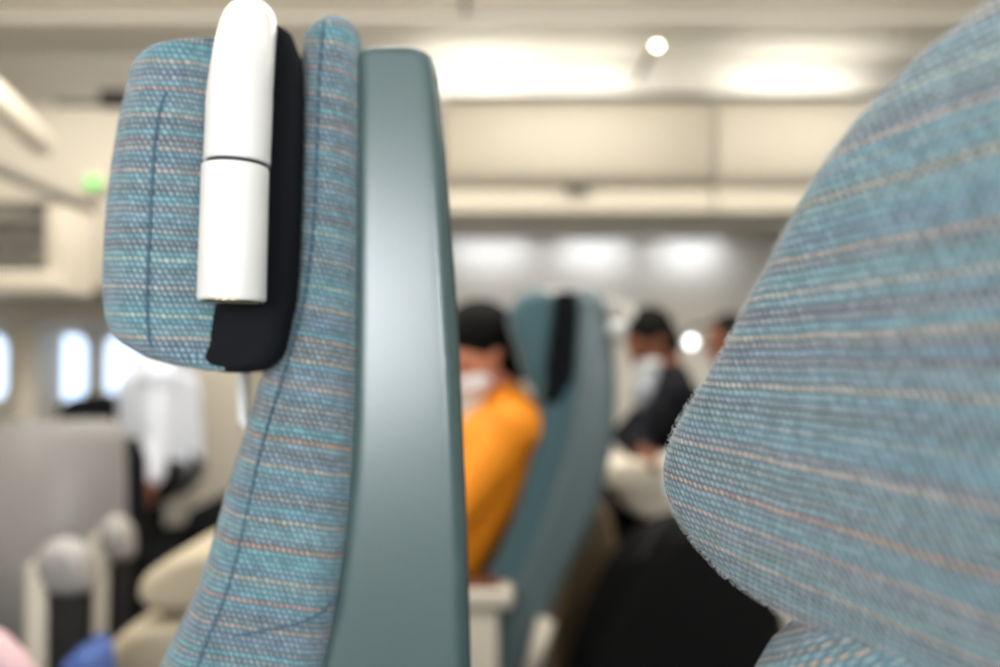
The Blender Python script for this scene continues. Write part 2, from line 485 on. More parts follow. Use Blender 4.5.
for k, (pa, pb) in enumerate(((452, 528), (560, 628), (664, 724))):
    a = P(pa, 256, 4.5).x; b = P(pb, 256, 4.5).x; z0 = P(500, 267, 4.5).z; z1 = P(500, 247, 4.5).z
    t = thing('wall_light', ((a + b) / 2, 4.52, z0), val_l[k], 'wall light', 'lights under the far bins')
    zv = zu - 0.055
    mesh_obj('housing', box_bm(a - 0.02, b + 0.02, 4.44, 4.50, zv, zv + 0.018, 0.004), M['wall_white'], t)
    mesh_obj('diffuser', box_bm(a, b, 4.455, 4.485, zv - 0.006, zv + 0.002, 0.003), M['valance'], t)
    area('wall_lamp', ((a + b) / 2, 4.475, zv - 0.010), (math.radians(38), 0, 0), (b - a) * 1.0, 0.03, 1.0, (0.88, 0.92, 1.0))
# round ceiling spot with a dark bracket
c = P(657, 43, 3.98)
t = thing('ceiling_spot', c, 'small round warm ceiling spot on a dark bracket, above the bins', 'spotlight')
bm = bmesh.new(); bmesh.ops.create_uvsphere(bm, u_segments=20, v_segments=12, radius=0.019)
for v in bm.verts: v.co += c
mesh_obj('lens', bm, M['spot'], t)
mesh_obj('bracket', tube_bm([c + Vector((-0.01, 0.02, -0.01)), P(646, 62, 4.05), P(636, 84, 4.10)], [0.012, 0.016, 0.01]), M['dark_line'], t)
mesh_obj('stem', tube_bm([c + Vector((0, 0.015, 0)), c + Vector((0, 0.02, 0.08))], 0.006, 10), M['dark_line'], t)

# ------------------------------------------------------------------ far left: header cabinet, sign, open shelf unit, bar
a = P(-60, 290, 3.9); b = P(184, 104, 3.9)
t = thing('overhead_cabinet', ((a.x + b.x) / 2, 4.2, a.z), 'large cream overhead cabinet left of the blue headrest, above the bright windows', 'overhead cabinet')
mesh_obj('cabinet_body', box_bm(a.x, b.x, 3.92, 4.6, a.z, b.z, 0.02), M['cream_wall'], t)
mesh_obj('top_shadow_gap', box_bm(P(50, 104, 3.9).x, b.x, 3.95, 4.5, b.z, b.z + 0.03), M['dark_line'], t)  # dark strip coloured in for the shadow between ceiling and cabinet
mesh_obj('gap_shadow_spot', box_bm(P(98, 95, 3.88).x, P(128, 95, 3.88).x, 3.88, 3.93, P(100, 106, 3.9).z, P(100, 90, 3.9).z, 0.01), M['gap_dark'], t)  # dark block standing in for the deepest spot of that shadow
c = P(92, 182, 3.86)
t = thing('exit_sign', c, 'small green lit sign on the cream cabinet left of the blue headrest', 'sign')
mesh_obj('sign_box', box_bm(c.x - 0.05, c.x + 0.05, 3.87, 3.9195, c.z - 0.045, c.z + 0.045, 0.008), M['cream'], t)
mesh_obj('sign_face', box_bm(c.x - 0.034, c.x + 0.034, 3.862, 3.874, c.z - 0.03, c.z + 0.03, 0.004), M['green'], t)
# open cabinet with white frame
Yc = 3.0
x0 = P(-70, 250, Yc).x; x1 = P(66, 250, Yc).x; z0 = P(0, 294, Yc).z; z1 = P(60, 204, Yc).z
t = thing('open_cabinet', ((x0 + x1) / 2, Yc + 0.3, z0), 'white framed open cabinet with grey shelves at the left edge, below the pale rail', 'open cabinet')
bm = bmesh.new(); box_bm(P(44, 250, Yc).x, x1, Yc, Yc + 0.22, z0, z1, 0.015, bm=bm); mesh_obj('side_post', bm, M['cream'], t)
mesh_obj('bottom_rail', box_bm(x0, x1 - 0.01, Yc - 0.01, Yc + 0.22, z0 - 0.0, z0 + 0.085, 0.015), M['cream'], t)
bm = prism_bm([(x0, P(0, 150, Yc).z), (x1, z1 - 0.0), (x1, z1 + 0.03), (x0, P(0, 142, Yc).z + 0.03)], Yc, Yc + 0.22); mesh_obj('sloping_top', bm, M['dark_line'], t)
mesh_obj('back_panel', box_bm(x0, x1 - 0.05, Yc + 0.20, Yc + 0.23, z0 + 0.05, z1 + 0.05), M['bin_under'], t)
for q in range(3):
    zq = z0 + 0.13 + q * 0.075
    mesh_obj('shelf', box_bm(x0, x1 - 0.08, Yc + 0.06, Yc + 0.2, zq, zq + 0.012, 0.003), M['grey_panel'], t)
mesh_obj('hanger', box_bm(x0, x0 + 0.05, Yc + 0.08, Yc + 0.18, z0 + 0.3, 2.66), M['cream'], t)
# pale sloping rail in the top left corner
tag(mesh_obj('sloping_rail', tube_bm([P(-60, 48, 2.95), P(10, 112, 3.1), P(44, 146, 3.25), P(50, 152, 3.27)], [0.055, 0.055, 0.05, 0.02], 20), M['cream']),
    'thick pale sloping rail in the top left corner above the open cabinet', 'rail')

# ------------------------------------------------------------------ far seats
def far_seat(label, dy=0.0, dx=0.0, group='teal cabin seats across the aisle', lamp_at=None, lit=False, armrest=True):
    Y0 = 2.02 + dy; Y1 = Y0 + 0.48
    def X(px, py): p = P(px, py, 2.02); return p.x + dx
    def Z(py): return P(500, py, 2.02).z
    t = thing('cabin_seat', (X(530, 600), (Y0 + Y1) / 2, 0), label, 'seat', group)
    def st(rows, r, tr=0.0, br=0.0):
        rr = [(Z(py), X(a, py), X(b, py), Y0 + i, Y1 - i) for (py, a, b, i) in rows]
        return stack(rr, r, tr, br, sub=5, nc=5, ns=3)
    mesh_obj('shell', st([(700, 470, 512, 0), (640, 492, 540, 0), (580, 516, 566, 0), (520, 540, 596, 0), (460, 560, 612, 0),
                          (400, 572, 618, 0), (350, 574, 616, 0), (310, 576, 609, 0), (284, 576, 602, 0.01)], 0.03, 0.04), M['shell'], t)
    mesh_obj('backrest', st([(760, 400, 470, 0.012), (680, 440, 486, 0.012), (600, 478, 522, 0.012), (540, 508, 548, 0.012), (470, 528, 566, 0.012),
                             (420, 540, 576, 0.012), (385, 540, 578, 0.015), (340, 562, 579, 0.02), (305, 568, 580, 0.03)], 0.022, 0.02), M['seat_cloth'], t)
    mesh_obj('headrest', st([(392, 530, 546, 0.03), (375, 524, 550, 0.02), (340, 514, 554, 0.015), (312, 508, 557, 0.015), (288, 522, 556, 0.02)], 0.035, 0.03, 0.02), M['seat_cloth'], t)
    mesh_obj('gap_shadow_strip', st([(402, 542, 560, 0.004), (380, 546, 572, 0.004), (340, 551, 577, 0.004), (310, 555, 579, 0.004), (291, 556, 577, 0.006)], 0.01), M['black_soft'], t)  # black strip built in for the shadow between headrest and shell
    xb = X(455, 620)
    mesh_obj('seat_cushion', box_bm(xb - 0.46, xb + 0.06, Y0 + 0.03, Y1 - 0.03, 0.33, 0.44, 0.04, 4), M['seat_cloth'], t)
    mesh_obj('seat_base', box_bm(xb - 0.40, xb + 0.10, Y0 + 0.06, Y1 - 0.06, 0.20, 0.34, 0.02), M['black_soft'], t)
    for lx in (xb - 0.34, xb + 0.02):
        for ly in (Y0 + 0.09, Y1 - 0.12):
            mesh_obj('leg', box_bm(lx, lx + 0.04, ly, ly + 0.03, 0, 0.22, 0.006), M['dark_line'], t)
    if armrest:
        a0 = P(466, 586, 1.96); a1 = P(513, 607, 1.96)
        bmA = box_bm(a1.x - 0.40 + dx, a1.x + dx, Y0 - 0.09, Y0 - 0.005, a1.z, a0.z, 0.016, 4)
        ar = mesh_obj('armrest', bmA, M['cream'], t)
        child(mesh_obj('armrest_post', box_bm(P(466, 640, 1.96).x - 0.01 + dx, P(498, 640, 1.96).x + dx, Y0 - 0.075, Y0 - 0.01, 0.0, a1.z + 0.01, 0.01), M['cream']), ar).matrix_parent_inverse = Matrix()
        child(mesh_obj('armrest_pad', box_bm(a1.x - 0.38 + dx, P(500, 590, 1.96).x + dx, Y0 - 0.08, Y0 - 0.015, a0.z - 0.002, a0.z + 0.012, 0.005), M['wood']), ar)
        mesh_obj('recline_lever', tube_bm([P(546, 620, 2.0) + Vector((dx, dy, 0)), P(528, 680, 2.0) + Vector((dx, dy, 0))], [0.022, 0.02], 12), M['cream'], t)
    if lamp_at:
        q = lamp_at
        path = smooth_path([(X(558, 300), Y0 + 0.2, Z(310)), (X(552, 300) - 0.02, Y0 + 0.12, Z(288)), (q.x + 0.03, q.y + 0.02, q.z + 0.06), (q.x, q.y, q.z + 0.01)], 8)
        lm = mesh_obj('reading_lamp', tube_bm(path, 0.008, 12), M['gap_dark'] if lit else M['white_metal'], t)
        b2 = bmesh.new(); bmesh.ops.create_uvsphere(b2, u_segments=16, v_segments=10, radius=0.021 if lit else 0.026)
        for v in b2.verts: v.co += q
        child(mesh_obj('lamp_lens', b2, M['lamp_on'] if lit else M['lamp_dim']), lm)
    return t

far_seat('teal and grey reclined seat behind the person in the orange jacket', lamp_at=P(618, 331, 2.0))
far_seat('teal seat behind the person in the dark suit, lit reading lamp on it', dy=0.85, dx=1.02, lamp_at=P(691, 342, 3.2), lit=True, armrest=False)
far_seat('teal seat of the partly hidden person by the far wall', dy=1.45, dx=1.4, armrest=False)

# ------------------------------------------------------------------ people
def person(name, label, J, skin, clothes, hair_m=M['hair'], mask=False, cap=False, trousers=None, front=None):
    """J: joints in world space. One continuous body (voxel-remeshed tapered limbs, head, hands with fingers);
    clothing, hair and mask are parts of their own."""
    t = thing(name, (J['pelvis'].x, J['pelvis'].y, 0), label, 'person')
    def cap_(bm, a, b, ra, rb, n=12):
        a = Vector(a); b = Vector(b); d = b - a; L_ = d.length
        if L_ < 1e-5: return
        q = d.to_track_quat('Z', 'Y')
        k = 6
        rings = []
        for i in range(k):
            an = -math.pi / 2 + (i + 0.35) / k * math.pi / 2; rings.append((ra * math.sin(an), ra * math.cos(an)))
        for i in range(k):
            an = (i + 0.65) / k * math.pi / 2 - 0.0; rings.append((L_ + rb * math.sin(an), rb * math.cos(an)))
        vs = [[bm.verts.new(a + q @ Vector((r * math.cos(2 * math.pi * s / n), r * math.sin(2 * math.pi * s / n), z))) for s in range(n)] for z, r in rings]
        for A, B in zip(vs, vs[1:]):
            for i in range(n): bm.faces.new((A[i], A[(i + 1) % n], B[(i + 1) % n], B[i]))
        bm.faces.new(vs[0][::-1]); bm.faces.new(vs[-1])
    def ell(bm, c, rx, ry, rz, q=None, seg=18):
        g = bmesh.ops.create_uvsphere(bm, u_segments=seg, v_segments=12, radius=1)
        for v in g['verts']:
            p = Vector((v.co.x * rx, v.co.y * ry, v.co.z * rz))
            if q: p = q @ p
            v.co = p + Vector(c)
    H, fd, up = J['head'], J['face'].normalized(), J['up'].normalized()
    up = (up - fd * up.dot(fd)).normalized(); sd = up.cross(fd)
    R = Matrix((fd, sd, up)).transposed().to_quaternion()      # local x = face direction, z = crown
    def h(x, y, z): return H + R @ Vector((x, y, z))
    bm = bmesh.new()
    ell(bm, H + R @ Vector((0, 0, 0.02)), 0.092, 0.076, 0.10, R)
    ell(bm, h(0.025, 0, -0.055), 0.062, 0.056, 0.062, R)       # jaw
    cap_(bm, h(0.088, 0, 0.012), h(0.108, 0, -0.022), 0.009, 0.013)    # nose
    for s in (-1, 1):
        ell(bm, h(-0.005, 0.077 * s, -0.005), 0.018, 0.008, 0.03, R, 10)   # ears
        ell(bm, h(0.07, 0.03 * s, 0.03), 0.018, 0.02, 0.008, R, 8)         # brow
    cap_(bm, h(0.082, -0.018, -0.052), h(0.082, 0.018, -0.052), 0.009, 0.009, 8)   # lips
    nk = J['neck']
    cap_(bm, h(-0.02, 0, -0.06), nk, 0.052, 0.058)
    def limbs(bm, g, hands):
        ch, pv = J['chest'], J['pelvis']
        ya = Vector((0, 1, 0))
        for s in (-1, 1):
            cap_(bm, ch + ya * 0.075 * s, pv + ya * 0.07 * s, 0.115 + g, 0.115 + g, 18)
            sh = J['sh'][s]
            cap_(bm, nk + ya * 0.03 * s, sh, 0.055 + g, 0.058 + g)
            cap_(bm, ch + ya * 0.06 * s, sh, 0.09 + g, 0.06 + g)
            cap_(bm, sh, J['el'][s], 0.052 + g, 0.042 + g)
            cap_(bm, J['el'][s], J['wr'][s], 0.042 + g, 0.029 + g)
        if hands:
            for s in (-1, 1):
                wr, el = J['wr'][s], J['el'][s]
                d = (wr - el).normalized(); side = ya - d * d.dot(ya)
                side.normalize(); nn = d.cross(side)
                if nn.z > 0: nn = -nn
                palm = wr + d * 0.05
                cap_(bm, wr, palm - side * 0.018, 0.024, 0.020, 10); cap_(bm, wr, palm + side * 0.018, 0.024, 0.020, 10)
                cap_(bm, palm - side * 0.025, palm + side * 0.025, 0.018, 0.018, 10)
                for q, ln in zip((-1.5, -0.5, 0.5, 1.5), (0.052, 0.07, 0.076, 0.066)):
                    b0 = palm + side * q * 0.019 + d * 0.015; b1 = b0 + d * ln * 0.5 + nn * 0.006
                    b2 = b1 + d * ln * 0.32 + nn * 0.018; b3 = b2 + d * ln * 0.12 + nn * 0.018
                    cap_(bm, b0, b1, 0.0095, 0.009, 8); cap_(bm, b1, b2, 0.009, 0.008, 8); cap_(bm, b2, b3, 0.008, 0.007, 8)
                th0 = wr + d * 0.022 - side * s * 0.024; th1 = th0 + d * 0.03 - side * s * 0.022 + nn * 0.01; th2 = th1 + d * 0.03 + nn * 0.014
                cap_(bm, th0, th1, 0.013, 0.011, 8); cap_(bm, th1, th2, 0.011, 0.009, 8)
    def legs(bm, g, feet):
        for s in (-1, 1):
            hp = J['pelvis'] + Vector((0, 0.09 * s, -0.02)); kn = J['kn'][s]; an = J['an'][s]
            cap_(bm, hp, kn, 0.085 + g, 0.056 + g, 14); cap_(bm, kn, an, 0.055 + g, 0.038 + g)
            if feet: cap_(bm, an + Vector((0.03, 0, -0.045)), an + Vector((-0.15, 0, -0.05)), 0.036, 0.03)
    limbs(bm, 0, True); legs(bm, 0, False)
    def rem(o, vox, it=4):
        m_ = o.modifiers.new('r', 'REMESH'); m_.mode = 'VOXEL'; m_.voxel_size = vox; m_.use_smooth_shade = True
        s_ = o.modifiers.new('s', 'SMOOTH'); s_.iterations = it; s_.factor = 0.5
    o = mesh_obj('body', bm, skin, t); rem(o, 0.0065, 3)
    b2 = bmesh.new(); limbs(b2, 0.016, False)
    cap_(b2, nk - Vector((0, .03, 0)), nk + Vector((0, .03, 0)), 0.062, 0.062)
    if front != 'open':
        pass
    jk = mesh_obj('jacket', b2, clothes, t); rem(jk, 0.011, 5)
    b3 = bmesh.new(); legs(b3, 0.014, False); cap_(b3, J['pelvis'] - Vector((0, .08, 0)), J['pelvis'] + Vector((0, .08, 0)), 0.134, 0.134)
    tr = mesh_obj('trousers', b3, trousers or M['suit'], t); rem(tr, 0.012, 4)
    for s in (-1, 1):
        an = J['an'][s]; b4 = bmesh.new()
        cap_(b4, an + Vector((0.035, 0, -0.045)), an + Vector((-0.17, 0, -0.052)), 0.043, 0.034); rem(mesh_obj('shoe', b4, M['black'], t), 0.01, 3)
    # hair: cap over the skull, open at the face
    b5 = bmesh.new()
    ell(b5, h(-0.024, 0, 0.042), 0.102, 0.089, 0.100, R, 26)
    ell(b5, h(-0.045, 0, -0.015), 0.07, 0.08, 0.085, R, 18)
    if cap: ell(b5, h(-0.032, 0, 0.052), 0.118, 0.105, 0.102, R, 26); ell(b5, h(-0.07, 0, -0.04), 0.08, 0.085, 0.09, R)
    rem(mesh_obj('hair', b5, hair_m, t), 0.01, 3)
    for s in (-1, 1):
        b6 = bmesh.new(); ell(b6, h(0.083, 0.029 * s, 0.006), 0.011, 0.014, 0.006, R, 10); mesh_obj('eye', b6, M['hair'], t)
    if mask:
        b7 = bmesh.new(); ell(b7, h(0.048, 0, -0.064), 0.060, 0.058, 0.042, R); ell(b7, h(0.082, 0, -0.048), 0.028, 0.028, 0.024, R)
        rem(mesh_obj('face_mask', b7, M['mask'], t), 0.008, 4)
    if front:
        b8 = bmesh.new(); c_ = J['chest']
        ell(b8, c_ + front[0], *front[1]); ell(b8, nk + Vector((-0.05, 0, 0.0)), 0.06, 0.075, 0.045)
        rem(mesh_obj('shirt_front', b8, front[2], t), 0.01, 3)
    return t

V = Vector
# orange jacket
Yp = 2.24
J = dict(head=P(478, 356, Yp), face=V((-0.70, -0.65, -0.42)), up=V((-0.35, 0, 0.9)), neck=P(508, 406, Yp + .03),
         chest=P(497, 450, Yp), pelvis=P(432, 556, Yp),
         sh={-1: P(517, 428, Yp - .16), 1: P(500, 425, Yp + .17)},
         el={-1: P(455, 510, Yp - .20), 1: P(450, 500, Yp + .2)}, wr={-1: P(380, 520, Yp - .06), 1: P(385, 515, Yp + .08)},
         kn={-1: V((-0.66, Yp - .11, 0.52)), 1: V((-0.66, Yp + .11, 0.52))}, an={-1: V((-0.72, Yp - .11, 0.09)), 1: V((-0.72, Yp + .11, 0.09))})
person('person', 'person in a bright orange jacket with black hair and white mask, head bowed', J, M['skin'], M['orange'], mask=True, cap=True)
# dark suit
Yp = 3.1
J = dict(head=P(651, 343, Yp), face=V((-0.85, -0.25, -0.62)), up=V((-0.45, 0, 0.85)), neck=P(672, 380, Yp),
         chest=P(672, 412, Yp), pelvis=P(726, 476, Yp),
         sh={-1: P(676, 396, Yp - .17), 1: P(666, 394, Yp + .17)},
         el={-1: P(634, 440, Yp - .22), 1: P(626, 436, Yp + .2)}, wr={-1: P(640, 452, Yp - .36), 1: P(655, 455, Yp - 0.1)},
         kn={-1: V((0.42, Yp - .11, 0.50)), 1: V((0.42, Yp + .11, 0.50))}, an={-1: V((0.38, Yp - .11, 0.09)), 1: V((0.38, Yp + .11, 0.09))})
person('person', 'person in a dark suit bent forward, short black hair, white mask, beside the lit lamp', J, M['skin_tan'], M['suit'], mask=True,
       front=(V((-0.115, -0.05, 0.07)), (0.045, 0.07, 0.08), M['shirt_grey']))
# partly hidden third passenger
Yp = 3.72
J = dict(head=P(727, 343, Yp), face=V((-0.95, -0.2, -0.1)), up=V((0, 0, 1)), neck=P(732, 372, Yp),
         chest=P(742, 400, Yp), pelvis=P(760, 462, Yp),
         sh={-1: P(738, 392, Yp - .17), 1: P(732, 392, Yp + .17)},
         el={-1: P(725, 440, Yp - .2), 1: P(720, 436, Yp + .2)}, wr={-1: P(700, 455, Yp - .1), 1: P(700, 452, Yp + .08)},
         kn={-1: V((0.78, Yp - .11, 0.50)), 1: V((0.78, Yp + .11, 0.50))}, an={-1: V((0.74, Yp - .11, 0.09)), 1: V((0.74, Yp + .11, 0.09))})
person('person', 'dark-haired person almost hidden behind the near right headrest', J, M['skin_tan'], M['suit'])
# white shirt, far left
Yp = 3.25
J = dict(head=P(168, 318, Yp), face=V((-1, 0, -0.1)), up=V((0, 0, 1)), neck=P(166, 352, Yp),
         chest=P(160, 392, Yp), pelvis=P(164, 468, Yp),
         sh={-1: P(158, 378, Yp - .17), 1: P(148, 372, Yp + .17)},
         el={-1: P(156, 440, Yp - .21), 1: P(136, 425, Yp + .2)}, wr={-1: P(152, 476, Yp - .26), 1: P(120, 450, Yp + .1)},
         kn={-1: V((-1.83, Yp - .11, 0.50)), 1: V((-1.83, Yp + .11, 0.50))}, an={-1: V((-1.80, Yp - .11, 0.09)), 1: V((-1.80, Yp + .11, 0.09))})
person('person', 'person in a pale blue-white shirt seated by the bright windows, head behind the blue headrest', J, M['skin_tan'], M['shirt'], trousers=M['black'])
# bench seat they sit on
x = P(164, 480, 3.25).x
t = thing('dark_seat', (x, 3.25, 0), 'low dark seat under the person in the pale shirt', 'seat')
mesh_obj('seat_cushion', box_bm(x - 0.42, x + 0.2, 3.0, 3.5, 0.24, 0.36, 0.04), M['black_soft'], t)
mesh_obj('seat_back', stack([(0.25, x + 0.15, x + 0.22, 3.0, 3.5), (0.45, x + 0.17, x + 0.25, 3.0, 3.5), (0.52, x + 0.19, x + 0.25, 3.02, 3.48)], 0.03, 0.03), M['black_soft'], t)
for lx in (x - 0.36, x + 0.12):
    for ly in (3.05, 3.42): mesh_obj('leg', box_bm(lx, lx + 0.04, ly, ly + 0.03, 0, 0.25, 0.005), M['dark_line'], t)

# ------------------------------------------------------------------ middle distance, left
Yg = 2.3
a = P(-60, 424, Yg); b = P(124, 420, Yg)
pts = [(a.x, 0.0), (b.x + 0.02, 0.0), (b.x + 0.01, b.z - 0.30), (b.x, b.z - 0.06), (b.x - 0.012, b.z - 0.02), (b.x - 0.04, b.z), (b.x - 0.10, b.z + 0.003), (a.x, a.z)]
t = thing('divider_panel', ((a.x + b.x) / 2, Yg, 0), 'tall satin grey divider panel with a rounded corner at the left edge', 'divider')
mesh_obj('panel', prism_bm(pts, Yg, Yg + 0.035, 0.008), M['grey_panel'], t)
mesh_obj('dark_edge', prism_bm([(b.x - 0.0, b.z - 0.05), (b.x + 0.03, b.z - 0.12), (b.x + 0.045, 0), (b.x + 0.018, 0)], Yg + 0.01, Yg + 0.09, 0.004), M['black_soft'], t)
# dark seat tops between the panel and the windows
for (px, pw, lab) in ((72, 17, 'dark seat top under the brightest window, left of its twin'), (116, 15, 'dark seat top beside the person in the pale shirt')):
    a = P(px - pw, 397, 3.6); b = P(px + pw, 397, 3.6)
    t = thing('dark_seat', ((a.x + b.x) / 2, 3.8, 0), lab, 'seat', 'dark seats below the far windows')
    mesh_obj('seat_back', stack([(0.25, a.x, b.x, 3.6, 4.0), (0.6, a.x, b.x, 3.6, 4.0), (a.z, a.x, b.x, 3.6, 4.0)], 0.03, 0.05), M['black_soft'], t)
    mesh_obj('seat_cushion', box_bm(a.x - 0.01, b.x - 0.02, 3.54, 3.98, 0.24, 0.36, 0.03), M['black_soft'], t)
    mesh_obj('pedestal', box_bm(a.x + 0.02, b.x - 0.04, 3.6, 3.9, 0, 0.26, 0.01), M['dark_line'], t)

# two armrest consoles
def console(label, x0, x1, y0, Y, wpost):
    a = P(x0, y0, Y); b = P(x1, y0, Y)
    wp = (b.x - a.x) * wpost
    t = thing('armrest_console', ((a.x + b.x) / 2, Y + .1, 0), label, 'armrest', 'cream armrest consoles by the grey divider')
    mesh_obj('front_post', box_bm(a.x, a.x + wp, Y, Y + 0.05, 0, a.z - 0.03, 0.012), M['cream'], t)
    mesh_obj('side_panel', box_bm(a.x + wp - 0.004, b.x - 0.015, Y + 0.01, Y + 0.06, 0, a.z - 0.09, 0.006), M['black'], t)
    mesh_obj('arm_pad', stack([(a.z - 0.10, a.x + wp * .8, b.x, Y - 0.005, Y + 0.07), (a.z - 0.03, a.x + wp * .35, b.x - 0.01, Y - 0.01, Y + 0.08), (a.z + 0.012, a.x + wp * .6, b.x - 0.03, Y, Y + 0.07)], 0.03, 0.03, 0.02), M['grey_panel'], t)
    return t
console('cream armrest console with a grey top, in front of the grey divider', 24, 88, 548, 1.62, 0.34)
console('slimmer cream armrest console, behind the first and next to the tan cushions', 88, 128, 522, 1.9, 0.48)

def cushion(name, label, cat, rows, Y, dep, m, r=0.04, group=None, tr=0.03, br=0.02):
    rr = [(P(500, py, Y).z, P(a, py, Y).x, P(b, py, Y).x, Y, Y + dep) for (py, a, b) in rows]
    return tag(mesh_obj(name, stack(rr, r, tr, br, sub=6), m), label, cat, group)
# low side table carrying the cushions
zc = P(500, 668, 1.3).z
zd = P(500, 690, 1.3).z - 0.02
t = thing('side_bench', (-0.5, 1.45, 0), 'dark low bench under the two tan cushions', 'bench')
mesh_obj('bench_top', box_bm(-0.67, -0.28, 1.28, 1.62, zd - 0.05, zd, 0.01), M['black'], t)
for lx in (-0.66, -0.33):
    for ly in (1.30, 1.56): mesh_obj('leg', box_bm(lx, lx + 0.03, ly, ly + 0.03, 0, zd - 0.045, 0.004), M['black'], t)
cushion('tan_cushion', 'tan cushion lying on the bench, the lower of two', 'cushion', [(702, 84, 260), (690, 84, 262), (660, 92, 262), (634, 118, 260), (620, 150, 255)], 1.3, 0.3, M['tan'], 0.05, 'tan cushions')
cushion('tan_cushion', 'rounded tan cushion lying on top of the lower one', 'cushion', [(615, 134, 270), (600, 128, 270), (582, 134, 270), (564, 158, 268), (548, 190, 262)], 1.3, 0.28, M['tan'], 0.05, 'tan cushions')
cushion('blue_cushion', 'small blue cushion at the lower left between armrest and tan cushions', 'cushion', [(706, 50, 88), (690, 50, 88), (668, 56, 84), (651, 66, 78)], 1.12, 0.1, M['blue_cloth'], 0.03)
t = cushion('pink_blanket', 'folded pale pink blanket in the bottom left corner', 'blanket', [(735, -90, 44), (700, -85, 34), (666, -80, 12), (644, -80, -8), (628, -70, -26)], 1.0, 0.05, M['pink_cloth'], 0.03)
z1 = P(500, 706, 1.12).z
t = thing('stool', (-0.7, 1.3, 0), 'small dark stool under the blue cushion', 'stool')
mesh_obj('stool_top', box_bm(P(46, 700, 1.12).x, P(100, 700, 1.12).x, 1.11, 1.23, z1 - 0.03, z1, 0.006), M['black'], t)
mesh_obj('stool_post', box_bm(P(60, 700, 1.12).x, P(84, 700, 1.12).x, 1.14, 1.20, 0, z1 - 0.02, 0.004), M['black'], t)
z2 = P(500, 735, 1.0).z
t = thing('stool', (-0.7, 1.2, 0), 'low dark stool under the pink blanket in the bottom left corner', 'stool')
mesh_obj('stool_top', box_bm(P(-90, 700, 1.0).x, P(60, 700, 1.0).x, 0.98, 1.06, z2 - 0.03, z2, 0.006), M['black'], t)
mesh_obj('stool_post', box_bm(P(-30, 700, 1.0).x, P(0, 700, 1.0).x, 1.0, 1.04, 0, z2 - 0.02, 0.004), M['black'], t)

# ------------------------------------------------------------------ middle distance, right
# cream console with a tray in front of the suited person
Yt = 2.62
t = thing('tray_console', (P(650, 500, Yt).x, Yt + .1, 0), 'cream tray console with rounded corners in front of the suited person', 'tray')
def stk(rows, Y, dep, r, tr, br): return stack([(P(500, py, Y).z, P(a, py, Y).x, P(b, py, Y).x, Y, Y + dep) for (py, a, b) in rows], r, tr, br)
mesh_obj('tray_top', stk([(492, 612, 760), (486, 606, 762), (470, 605, 762), (462, 612, 760)], Yt, 0.26, 0.06, 0.015, 0.015), M['cream'], t)
mesh_obj('console_body', stk([(528, 660, 756), (515, 634, 758), (500, 622, 758), (491, 618, 758)], Yt + 0.02, 0.22, 0.05, 0.0, 0.03), M['cream'], t)
mesh_obj('pedestal', box_bm(P(690, 520, Yt).x, P(740, 520, Yt).x, Yt + 0.08, Yt + 0.16, 0, P(500, 524, Yt).z, 0.01), M['black'], t)
# large black bag and brown bag, on dark low seat
Yb = 2.1
t = thing('black_bag', (P(700, 600, Yb).x, Yb + .15, 0), 'large bulging black bag below the cream tray, left of the near right headrest', 'bag')
mesh_obj('bag_body', stk([(860, 572, 800), (760, 566, 806), (667, 582, 800), (610, 604, 790), (570, 626, 778), (540, 656, 764), (522, 690, 750)], Yb, 0.30, 0.09, 0.06, 0.04), M['black_seat'], t)
mesh_obj('bag_strap', tube_bm(smooth_path([P(640, 560, Yb), P(668, 505 + 14, Yb + .05), P(712, 500 + 10, Yb + .1), P(748, 540, Yb + .1)], 8), 0.010, 10), M['black'], t)
a = P(783, 660, 2.1); 
tag(mesh_obj('cream_post', px_box(772, 798, 560, 900, 2.5, 0.05, 0.008), M['cream']), 'thin cream post glimpsed under the near right headrest', 'post')
Yq = 2.5
t = thing('brown_bag', (P(590, 600, Yq).x, Yq + .1, 0), 'soft brown bag in shadow between the teal seat and the black bag', 'bag')
mesh_obj('bag_body', stk([(850, 548, 620), (760, 548, 622), (620, 552, 624), (560, 566, 622), (515, 580, 612), (498, 590, 604)], Yq, 0.18, 0.05, 0.05, 0.03), M['brown'], t)
mesh_obj('bag_strap', tube_bm(smooth_path([P(572, 540, Yq), P(580, 490, Yq + .05), P(604, 488, Yq + .08), P(614, 530, Yq + .1)], 8), 0.008, 10), M['black'], t)

# ------------------------------------------------------------------ the near left seat (seen edge on)
YS = 0.45
def turn(a, b, z): return Vector((a - 0.10 * (b - YS), b, z))      # the seat stands a few degrees askew
def rows_px(rows, Y, d0=0.0, d1=0.44, rl=0.0):
    """rows (py, px0, px1[, near offset]) -> stack rows"""
    out = []
    for rr in rows:
        py, a, b = rr[:3]; off = rr[3] if len(rr) > 3 else 0.0
        z = P(500, py, Y).z
        out.append((z, P(a, py, Y + rl).x, P(b, py, Y).x, Y + d0 + off, Y + d1 - off))
    return out
seat = thing('cabin_seat', (-0.15, YS + 0.22, 0), 'near seat seen edge on, blue striped fabric front and grey-green leather shell', 'seat')
# backrest cushion, fabric
br = rows_px([(900, 70, 290), (800, 110, 300), (720, 140, 314), (667, 160, 326), (630, 178, 333), (600, 192, 338), (560, 206, 344), (500, 222, 352), (440, 240, 357),
              (390, 255, 359), (340, 272, 360), (300, 281, 360), (250, 288, 360), (180, 292, 360), (110, 296, 360), (60, 300, 359), (30, 303, 358), (15, 308, 357), (6, 315, 352)], YS - 0.004, rl=0.010)
backrest = mesh_obj('backrest', stack(br, 0.022, 0.014, 0.0, frame=turn, sub=8, nc=12, ns=8, uvang=-0.14), M['fabric'], seat)
